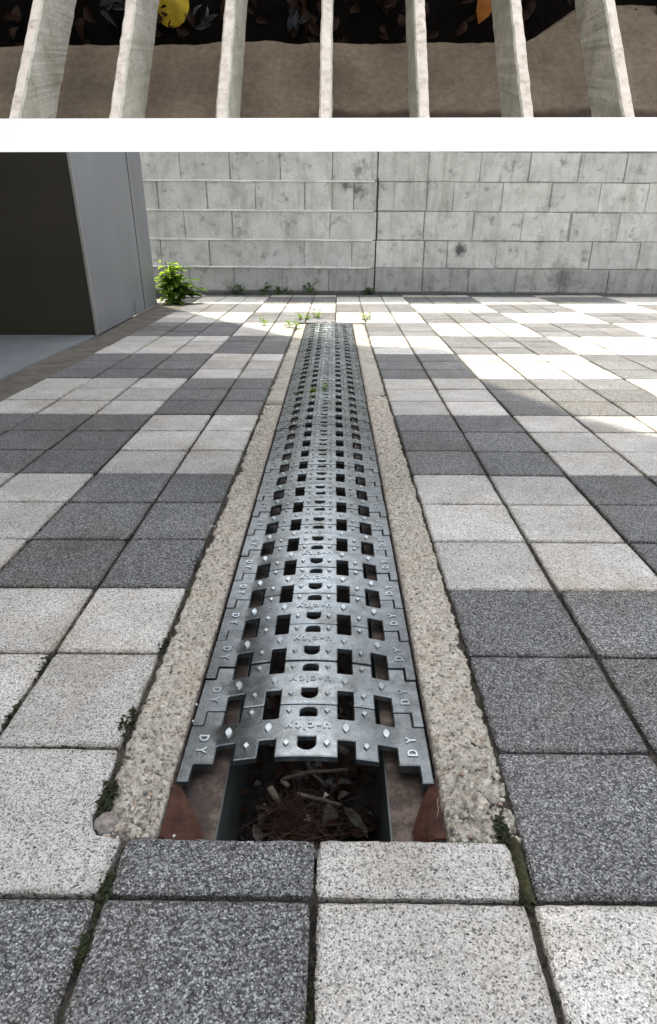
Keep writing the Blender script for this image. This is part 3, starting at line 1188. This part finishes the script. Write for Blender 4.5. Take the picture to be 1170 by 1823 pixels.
BY = 2.95 * KS                      # depth of the hollow's back
bed = empty('added_bed', (0, 2.5 * KS, 0))
tag(bed, 'added raised bed carrying the brown drain soil, with a dark hollow behind', 'soil bed')
bo = Vector((0, 2.5 * KS, 0))
vs, fs = [], []
nx_, nt_ = 150, 36
for j in range(nt_ + 1):
    for i in range(nx_ + 1):
        x = XL + (XR - XL) * i / nx_
        q_ = min(1, max(0, (x - .44) / .20))
        t = .385 + (.45 + .19 * q_ * q_ * (3 - 2 * q_)) * j / nt_
        p = sp(x, t, -.262)
        n_ = .012 * noise.noise(p * 6) + .007 * noise.noise(p * 15) + .003 * noise.noise(p * 50)
        if j > nt_ - 3: n_ -= .010 * (j - nt_ + 3)
        vs.append(sp(x, t, -.262 + n_) - bo)
for j in range(nt_):
    for i in range(nx_):
        a = j * (nx_ + 1) + i
        fs.append((a, a + 1, a + nx_ + 2, a + nx_ + 1))
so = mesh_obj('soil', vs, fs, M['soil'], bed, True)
b = MB(); b.prism([sp(XL, .415, -.280) - bo, sp(XL, .80, -.280) - bo, sp(XL, .80, -.29) - bo, sp(XL, .415, -.29) - bo], (XR - XL, 0, 0)); b.build('bottom_board', M['wood'], bed)
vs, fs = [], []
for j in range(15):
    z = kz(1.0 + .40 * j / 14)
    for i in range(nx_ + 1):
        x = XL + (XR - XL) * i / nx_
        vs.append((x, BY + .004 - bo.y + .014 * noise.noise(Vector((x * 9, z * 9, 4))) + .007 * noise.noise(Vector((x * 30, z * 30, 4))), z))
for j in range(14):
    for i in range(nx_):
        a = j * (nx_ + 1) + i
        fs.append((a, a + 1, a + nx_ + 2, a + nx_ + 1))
mesh_obj('hollow_wall', vs, fs, M['shaded_soil'], bed, True)
b = MB(); b.box(XL, XR, BY + .03 - bo.y, BY + .05 - bo.y, kz(.98), kz(1.40)); b.build('back_board', M['wood'], bed)
for x in (XL, XR):
    s = 1 if x > 0 else -1
    b = MB()
    b.prism([Vector((x, 2.09 * KS, kz(.735))) - bo, Vector((x, 2.50 * KS, kz(.765))) - bo, Vector((x, BY + .045, kz(1.0))) - bo, Vector((x, BY + .045, kz(1.40))) - bo, sp(x, .82, -.01) - bo], (s * .015, 0, 0))
    b.build('side_board', M['wood'], bed)
    for y, zt in ((2.18, .742), (2.86, .93)):
        b = MB()
        b.box(min(x + s * .017, x + s * .06), max(x + s * .017, x + s * .06), (y - 2.5) * KS - .022, (y - 2.5) * KS + .022, 0, kz(zt + .1)); b.build('leg', M['wood'], bed)


def leaf_thing(name, x, y, z, length, width, mat, label, cat, d=(1, 0, .2), up=(0, -1, .2), curl=.3, group=None, fold=.25):
    mb_ = MB()
    mb_.leaf((0, 0, 0), d, up, length, width, curl, fold)
    o_ = mb_.build(name, mat, None, True)
    o_.location = (x, y, z)
    return tag(o_, label, cat, group)


def at_plane(px, py, yy):
    """world point on the plane y = yy seen at a photograph position, used once to read a place off the photograph"""
    a, u = (px - 585) / 1165.3, -(py - 1046) / 1165.3
    zz = math.cos(PITCH) + u * math.sin(PITCH)
    h = -math.sin(PITCH) + u * math.cos(PITCH)
    X = a * math.cos(-YAW) + zz * math.sin(-YAW)
    Z = -a * math.sin(-YAW) + zz * math.cos(-YAW)
    t = yy / Z
    return Vector((X * t, yy, CAM_H + h * t))


def at_ground(px, py, z=0.0):
    a, u = (px - 585) / 1165.3, -(py - 1046) / 1165.3
    zz = math.cos(PITCH) + u * math.sin(PITCH)
    h = -math.sin(PITCH) + u * math.cos(PITCH)
    X = a * math.cos(-YAW) + zz * math.sin(-YAW)
    Z = -a * math.sin(-YAW) + zz * math.cos(-YAW)
    t = (z - CAM_H) / h
    return Vector((X * t, Z * t, z))


p = at_plane(306, 14, BY - .02)
yl = MB()
n = 16
vs = [(0, -.012, 0)] + [(.044 * math.cos(2 * math.pi * k / n) * (1 + .07 * math.sin(2 * math.pi * k / n * 3)), .008 * math.sin(2 * math.pi * k / n * 2), .041 * math.sin(2 * math.pi * k / n) * (1 + .05 * math.cos(2 * math.pi * k / n * 2))) for k in range(n)]
yl.add(vs, [(0, 1 + k, 1 + (k + 1) % n) for k in range(n)])
o = yl.build('yellow_leaf', M['yellow_leaf'], None, True)
o.location = p
tag(o, 'bright yellow fallen leaf in the dark hollow behind the bars', 'leaf')
p = at_plane(852, 42, BY - .02)
o = leaf_thing('orange_leaf', p.x, p.y, p.z, .075, .045, M['orange_leaf'], 'small orange leaf hanging in the dark hollow behind the bars', 'leaf', (.3, 0, .9), (0, -1, 0))
for (px, py, ln, dd, lab) in ((355, 44, .10, (1, 0, .55), 'crumpled clear plastic scrap right of the yellow leaf'),
                              (520, 40, .14, (.5, 0, .9), 'crumpled clear plastic scrap left of the middle bar'),
                              (185, 6, .12, (1, 0, .1), 'crumpled clear plastic scrap left of the yellow leaf')):
    p = at_plane(px, py, BY - .022)
    ln *= .48
    mb = MB()
    for k in range(5):
        dv = Vector(dd) + Vector((random.uniform(-.6, .6), random.uniform(-.3, .1), random.uniform(-.6, .6)))
        mb.leaf((random.uniform(-.02, .02), 0, random.uniform(-.02, .02)), dv, (random.uniform(-.5, .5), -1, random.uniform(-.5, .5)), ln * random.uniform(.5, 1), ln * .22, .4, .5)
    o = mb.build('plastic_scrap', M['plastic'])
    o.location = p
    tag(o, lab, 'plastic scrap')
mb = MB()
for k in range(170):
    x = random.uniform(-.9, .85)
    z = kz(random.uniform(1.10, 1.34))
    a = random.uniform(0, 6.28)
    mb.leaf((x, BY - .012 + random.uniform(-.012, .004), z), (math.cos(a), random.uniform(-.3, .1), math.sin(a)), (random.uniform(-.4, .4), -1, random.uniform(-.4, .4)), random.uniform(.02, .05), random.uniform(.012, .03), .3, .4)
tag(mb.build('wet_litter', M['brown_leaf'], None, True), 'wet brown leaf litter in the dark hollow behind the bars', 'leaf litter', kind='stuff')


# ------------------------------------------------------------------ plants
def sprig(name, loc, n, h, spread, leaf_len, mat, label, cat, group=None, kind=None, stems=True, seed=0, stretch=(1, 1)):
    rnd = random.Random(seed)
    mb_ = MB()
    for k in range(n):
        a = rnd.uniform(0, 6.28)
        rr = spread * math.sqrt(rnd.random())
        base = Vector((rr * .9 * math.cos(a) * stretch[0], rr * .9 * math.sin(a) * stretch[1], 0))
        tip = base + Vector((rr * .3 * math.cos(a), rr * .3 * math.sin(a), h * rnd.uniform(.3, 1)))
        if stems:
            mb_.tube([base, base.lerp(tip, .5) + Vector((0, 0, h * .12)), tip], [leaf_len * .05, leaf_len * .04, leaf_len * .02], 4)
        for q in range(3):
            b_ = rnd.uniform(0, 6.28)
            mb_.leaf(base.lerp(tip, rnd.uniform(.45, 1)), (math.cos(b_), math.sin(b_), rnd.uniform(-.1, .8)), (rnd.uniform(-.3, .3), rnd.uniform(-.3, .3), 1),
                     leaf_len * rnd.uniform(.6, 1.1), leaf_len * rnd.uniform(.35, .6), .2, .1)
    o_ = mb_.build(name, mat, None, True)
    o_.location = loc
    return tag(o_, label, cat, group, kind)


# leafy bush at the pillar's far foot
bush = empty('leafy_bush', (-1.34, 5.82, 0))
tag(bush, 'bright green leafy bush at the foot of the metal pillar', 'bush')
rnd = random.Random(3)
st = MB()
lm = {}
count = 0
for k in range(27):
    a = rnd.uniform(0, 6.28)
    up = rnd.random()
    rr = .165 * math.sqrt(rnd.random()) * (1 - .45 * up)
    tip = Vector((rr * math.cos(a) + .02 * (1 - up), rr * .8 * math.sin(a), .04 + .28 * up))
    root = Vector((tip.x * .3, tip.y * .3, -.01))
    st.tube([root, root.lerp(tip, .6) + Vector((0, 0, .03)), tip], [.005, .004, .002], 4)
    for q in range(11):
        b_ = rnd.uniform(0, 6.28)
        mb = MB()
        pos = root.lerp(tip, rnd.uniform(.35, 1.0)) + Vector((rnd.uniform(-.03, .03), rnd.uniform(-.03, .03), rnd.uniform(-.02, .02)))
        ln = rnd.uniform(.05, .115)
        mb.leaf(pos, (math.cos(b_), math.sin(b_), rnd.uniform(-.3, .5)), (rnd.uniform(-.3, .3), rnd.uniform(-.3, .3), 1), ln, ln * rnd.uniform(.4, .6), .15, .15)
        dark = pos.x > .06 and rnd.random() < .9
        mb.build('leaf', M['dark_leaf'] if dark else M['leaf'], bush, True)
st.build('stem', M['dark_leaf'], bush)

wl = ['small dark weed at the wall foot, first right of the leafy bush', 'small weed at the wall foot, second right of the leafy bush',
      'small weed at the wall foot left of the grate', 'small weed at the wall foot straight behind the grate end',
      'tiny weed at the wall foot right of the grate end']
for i, (px, w_) in enumerate(((424, .07), (463, .08), (503, .06), (553, .08), (655, .05))):
    p = at_ground(px, 526)
    sprig('wall_weed', (p.x, 6.585, -.004), 9, .10, w_, .05, M['dark_leaf'], wl[i], 'weed', 'weeds along the foot of the wall', seed=i)
gl = ['bright weed at the far end of the grate', 'bright weed in the paving just beyond the grate end', 'small bright weed by the far right corner of the grate',
      'small bright weed in the joint left of the grate end', 'tiny bright weed on the sunlit paving left of the grate end']
for i, (px, py, n_) in enumerate(((540, 570, 9), (563, 567, 7), (650, 570, 7), (519, 585, 7), (473, 580, 5))):
    p = at_ground(px, py, -.004)
    sprig('paving_weed', p, n_, .05, .04, .035, M['leaf'], gl[i], 'weed', 'bright weeds near the far end of the grate', seed=20 + i)
gw = ['tall green weed growing up through the middle holes of the grate', 'green weed growing through the grate left of the tallest one', 'bright round leaved weed low in a grate hole',
      'dark weed in an outer left grate hole', 'dark green weed in a grate hole right of centre']
for i, (px, py, h_, n_) in enumerate(((577, 705, .075, 7), (556, 706, .07, 7), (553, 717, .03, 6), (530, 707, .03, 5), (603, 718, .02, 5))):
    p = at_ground(px, py, -.012)
    sprig('grate_weed', p, n_, h_ * .8, .014, .017, M['leaf'] if i < 3 else M['dark_leaf'], gw[i], 'weed', 'weeds growing through the grate', seed=40 + i)

# dark weeds in the near joints
jw = [((228, 1292), .016, .016, 26, 'dark weed tuft between light tile and concrete strip, beside a tile corner'),
      ((132, 1330), .028, .008, 22, 'low dark weed along the joint between two light tiles'),
      ((192, 1428), .016, .017, 28, 'dark weed tuft just above the loose stone'),
      ((192, 1590), .012, .010, 20, 'dark weed in the joint beside the narrow dark cut tile'),
      ((146, 1704), .010, .008, 14, 'small dark weed in the joint at the lower left'),
      ((290, 1152), .012, .012, 14, 'dark weed where a light tile meets the concrete strip'),
      ((82, 1185), .016, .008, 14, 'low dark weed in the joint left of the light tiles'),
      ((22, 1278), .014, .008, 14, 'low dark weed in the joint at the left edge'),
      ((232, 962), .015, .01, 12, 'low dark weed in the joint between dark and light tiles'),
      ((346, 1010), .018, .012, 16, 'dark weed along the concrete strip by a dark tile corner'),
      ((936, 1600), .008, .008, 18, 'small weed at the lower end of the moss strip'),
      ((893, 1482), .011, .014, 26, 'green grassy tuft at the upper end of the moss strip'),
      ((832, 790), .012, .006, 12, 'low weed in the joint between dark tiles right of the grate'),
      ((985, 808), .010, .006, 8, 'low weed in the joint at a light tile corner far right')]
for i, ((px, py), sp_, h_, n_, lab) in enumerate(jw):
    p = at_ground(px, py, -.006)
    sprig('joint_weed', p, int(n_ * 2.6), h_ * .62, sp_ * .85, .0065 if py > 900 else .008, M['weed'], lab, 'weed', 'dark weeds in the paving joints', seed=60 + i, stems=True,
          stretch=(1.9, .40) if 'between two light' in lab else (.42, 1.9))

# moss strip at the right of the open drain end
vs, fs = [], []
a0, a1 = Vector((.1835, .468, 0)), Vector((.1835, .394, 0))
nL, nW = 60, 9
for j in range(nL + 1):
    t = j / nL
    c = a0.lerp(a1, t)
    hwid = .0066 + .0022 * noise.noise(Vector((t * 9, 0, 0))) + .0014 * noise.noise(Vector((t * 31, 4, 0)))
    for i in range(nW + 1):
        q = -1 + 2 * i / nW
        x = c.x + q * hwid
        z = -.0055 + .0062 * (1 - q * q) + .0028 * noise.noise(Vector((x * 170, c.y * 170, 1))) + .002 * noise.noise(Vector((x * 400, c.y * 400, 1))) + .0012 * noise.noise(Vector((x * 800, c.y * 800, 1)))
        vs.append((x, c.y, z))
for j in range(nL):
    for i in range(nW):
        a = j * (nW + 1) + i
        fs.append((a, a + 1, a + nW + 2, a + nW + 1))
tag(mesh_obj('moss_strip', vs, fs, M['moss'], None, True), 'thick brown green moss filling the joint right of the drain end', 'moss', kind='stuff')

# ------------------------------------------------------------------ loose bits
bm = bmesh.new()
bmesh.ops.create_icosphere(bm, subdivisions=3, radius=.0125)
for v in bm.verts:
    v.co += v.co.normalized() * (.003 * noise.noise(v.co * 130) + .0015 * noise.noise(v.co * 400))
    v.co.z *= .8
me = bpy.data.meshes.new('loose_stone'); bm.to_mesh(me); bm.free()
me.materials.append(M['stone'])
o = link(bpy.data.objects.new('loose_stone', me))
o.location = at_ground(191, 1466, -.003)
tag(o, 'round pale loose stone in the gap by the concrete strip', 'stone')

p = at_ground(378, 940, .001)
mb = MB()
for k in range(4):
    mb.leaf((random.uniform(-.004, .004), random.uniform(-.004, .004), .001), (random.uniform(-1, 1), random.uniform(-1, 1), .5), (0, .2, 1), .007, .005, .4, .4)
o = mb.build('paper_scrap', M['white_scrap']); o.location = p
tag(o, 'tiny white scrap lying by the left concrete strip', 'scrap')
for (px, py, lab) in ((350, 1254, 'upper tiny white grain by the left rim of the grate'), (344, 1284, 'middle tiny white grain by the left rim of the grate'), (310, 1488, 'tiny white grain by the rusty flap')):
    bm = bmesh.new(); bmesh.ops.create_icosphere(bm, subdivisions=1, radius=.0017)
    me = bpy.data.meshes.new('white_grain'); bm.to_mesh(me); bm.free(); me.materials.append(M['white_scrap'])
    o = link(bpy.data.objects.new('white_grain', me)); o.location = at_ground(px, py, 0); o.rotation_euler = (.4, px, .2); o.scale = (1.2, .8, .9)
    tag(o, lab, 'grain', 'white grains by the grate')


def pit(px, py, z):
    return at_ground(px, py, z)


def stick(name, pts, r, mat, label, cat):
    mb_ = MB()
    P = [pit(*q) for q in pts]
    fine = []
    for i in range(len(P) - 1):
        for k in range(4):
            fine.append(P[i].lerp(P[i + 1], k / 4) + Vector((0, 0, .001 * noise.noise(P[i] * 90 + Vector((k, 0, 0))))))
    fine.append(P[-1])
    rad = [r * (1 - .35 * i / len(fine)) * (1 + .15 * noise.noise(Vector((i * .9, r * 900, 0)))) for i in range(len(fine))]
    mb_.tube(fine, rad, 7)
    o_ = mb_.build(name, mat, None, True)
    return tag(o_, label, cat)


stick('twig', [(503, 1387, -.135), (548, 1375, -.13), (620, 1370, -.13)], .0035, M['wood'], 'long curved dry twig across the back of the drain opening', 'twig')
stick('broken_stick', [(480, 1402, -.13), (505, 1440, -.145)], .0055, M['straw'], 'thick broken pale stick at the left of the drain opening', 'stick')
stick('broken_stick', [(464, 1444, -.15), (465, 1474, -.15)], .0058, M['grey_leaf'], 'short grey stick standing nearest the left liner wall', 'stick')
stick('twig', [(530, 1414, -.14), (570, 1422, -.135), (608, 1434, -.135)], .0032, M['straw'], 'pale twig lying above the grey leaf in the drain', 'twig')
stick('broken_stick', [(502, 1390, -.14), (514, 1400, -.14)], .0045, M['straw'], 'small stub of stick beside the long curved twig', 'stick')
stick('twig', [(600, 1376, -.13), (601, 1400, -.14), (604, 1414, -.15)], .0016, M['rust'], 'thin red brown twig hanging below the long curved twig', 'twig')
stick('broken_stick', [(468, 1434, -.145), (482, 1447, -.15)], .0042, M['straw'], 'pale stub of stick above the short grey stick', 'stick')
for (a_, b_, w_, lab) in (((585, 1428), (578, 1490), .012, 'grey limp strip of leaf hanging straight down in the drain'),
                          ((588, 1432), (606, 1480), .010, 'grey limp strip of leaf beside the straight one in the drain'),
                          ((612, 1436), (656, 1488), .015, 'broad grey dry leaf at the right of the drain opening')):
    p0, p1 = pit(*a_, -.132), pit(*b_, -.140)
    leaf_thing('dry_leaf', p0.x, p0.y, p0.z, (p1 - p0).length, w_, M['grey_leaf'], lab, 'leaf', p1 - p0, (0, -.3, 1), .15)
for (px, py, s_, lab) in ((541, 1457, .013, 'left of two white flakes among the pine needles'), (557, 1455, .013, 'right of two white flakes among the pine needles'),
                          (584, 1414, .012, 'pale crumpled flake above the grey leaves in the drain')):
    p = pit(px, py, -.135)
    leaf_thing('white_flake', p.x, p.y, p.z, s_, s_ * .6, M['white_scrap'], lab, 'flake', (random.uniform(-1, 1), -.5, .3), (0, -.2, 1), .3)
mb = MB()
rnd = random.Random(5)
for k in range(240):
    c = pit(rnd.gauss(535, 34), rnd.gauss(1465, 24), -.148 + rnd.uniform(0, .02))
    a = rnd.uniform(0, 6.28)
    d = Vector((math.cos(a), math.sin(a), rnd.uniform(-.3, .5))) * rnd.uniform(.02, .04)
    mb.tube([c - d, c + Vector((0, 0, .003)), c + d], .0006, 3)
tag(mb.build('pine_needles', M['needle']), 'heap of red brown pine needles in the drain opening', 'pine needles', kind='stuff')
for nm, mat, cnt, lab in (('leaf_debris', 'brown_leaf', 260, 'dark broken leaf debris covering the drain bottom'), ('leaf_crumbs', 'grey_leaf', 150, 'greyish dry leaf crumbs among the dark debris in the drain')):
    mb = MB()
    for k in range(cnt):
        y = .475 + .5 * rnd.random() ** 1.6
        x = CHX(y) + rnd.uniform(-.088, .088)
        a = rnd.uniform(0, 6.28)
        mb.leaf((x, y, -.158 + rnd.uniform(-.01, .026)), (math.cos(a), math.sin(a), rnd.uniform(-.4, .6)), (rnd.uniform(-.8, .8), rnd.uniform(-.8, .8), 1), rnd.uniform(.008, .034), rnd.uniform(.005, .016), rnd.uniform(-.3, .5), rnd.uniform(0, .5))
    tag(mb.build(nm, M[mat], None, True), lab, 'debris', kind='stuff')
mb = MB()
for k in range(9):
    p0 = pit(rnd.uniform(768, 782), 1492, -.012)
    p1 = pit(rnd.uniform(779, 787), rnd.uniform(1400, 1440), -.002)
    mb.tube([p0, p0.lerp(p1, .5) + Vector((rnd.uniform(-.002, .002), 0, .002)), p1], .00045, 3)
tag(mb.build('dry_grass', M['straw']), 'few dry grass stalks behind the right rusty flap', 'dry grass', kind='stuff')

# grit and crumbs of moss caught in the near joints
rnd = random.Random(11)
for nm, mat, lab, cnt in (('joint_grit', 'debris', 'dark grit lying in the joints between the near tiles', 3600), ('joint_moss', 'moss', 'crumbs of dark moss in the joints between the near tiles', 2600)):
    mb = MB()
    made = 0
    while made < cnt:
        if rnd.random() < .62:
            n_ = rnd.randint(-4, 5)
            if n_ in (1,): y_ = rnd.uniform(.25, .395)
            else: y_ = rnd.uniform(.25, 2.4)
            x_ = GX0 + n_ * T + rnd.gauss(0, .0022)
            if n_ == 0 and y_ > .465: x_ = L_EDGE(y_) + rnd.uniform(.001, .009)
            if n_ == 2 and y_ > .6: x_ = R_EDGE(y_) - rnd.uniform(.0, .006)
        else:
            k_ = rnd.randint(0, 8)
            y_ = GZ0 + k_ * T + rnd.gauss(0, .0016)
            x_ = rnd.uniform(-1.1, 1.1)
            if k_ > 0 and -.262 < x_ < .20: continue
        if nm == 'joint_moss' and noise.noise(Vector((x_ * 9, y_ * 9, 3))) < .05: continue
        r_ = rnd.uniform(.0007, .0022) * (1.25 if nm == 'joint_moss' else 1)
        z_ = -.0065 + rnd.uniform(0, .004)
        a_ = rnd.uniform(0, 2.1)
        c_ = [(x_ + r_ * math.cos(a_ + 2.094 * q), y_ + r_ * math.sin(a_ + 2.094 * q), z_ - r_ * .4) for q in range(3)] + [(x_ + rnd.uniform(-.3, .3) * r_, y_, z_ + r_)]
        mb.add(c_, [(0, 1, 3), (1, 2, 3), (2, 0, 3)])
        made += 1
    tag(mb.build(nm, M[mat]), lab, nm.split('_')[1], kind='stuff')
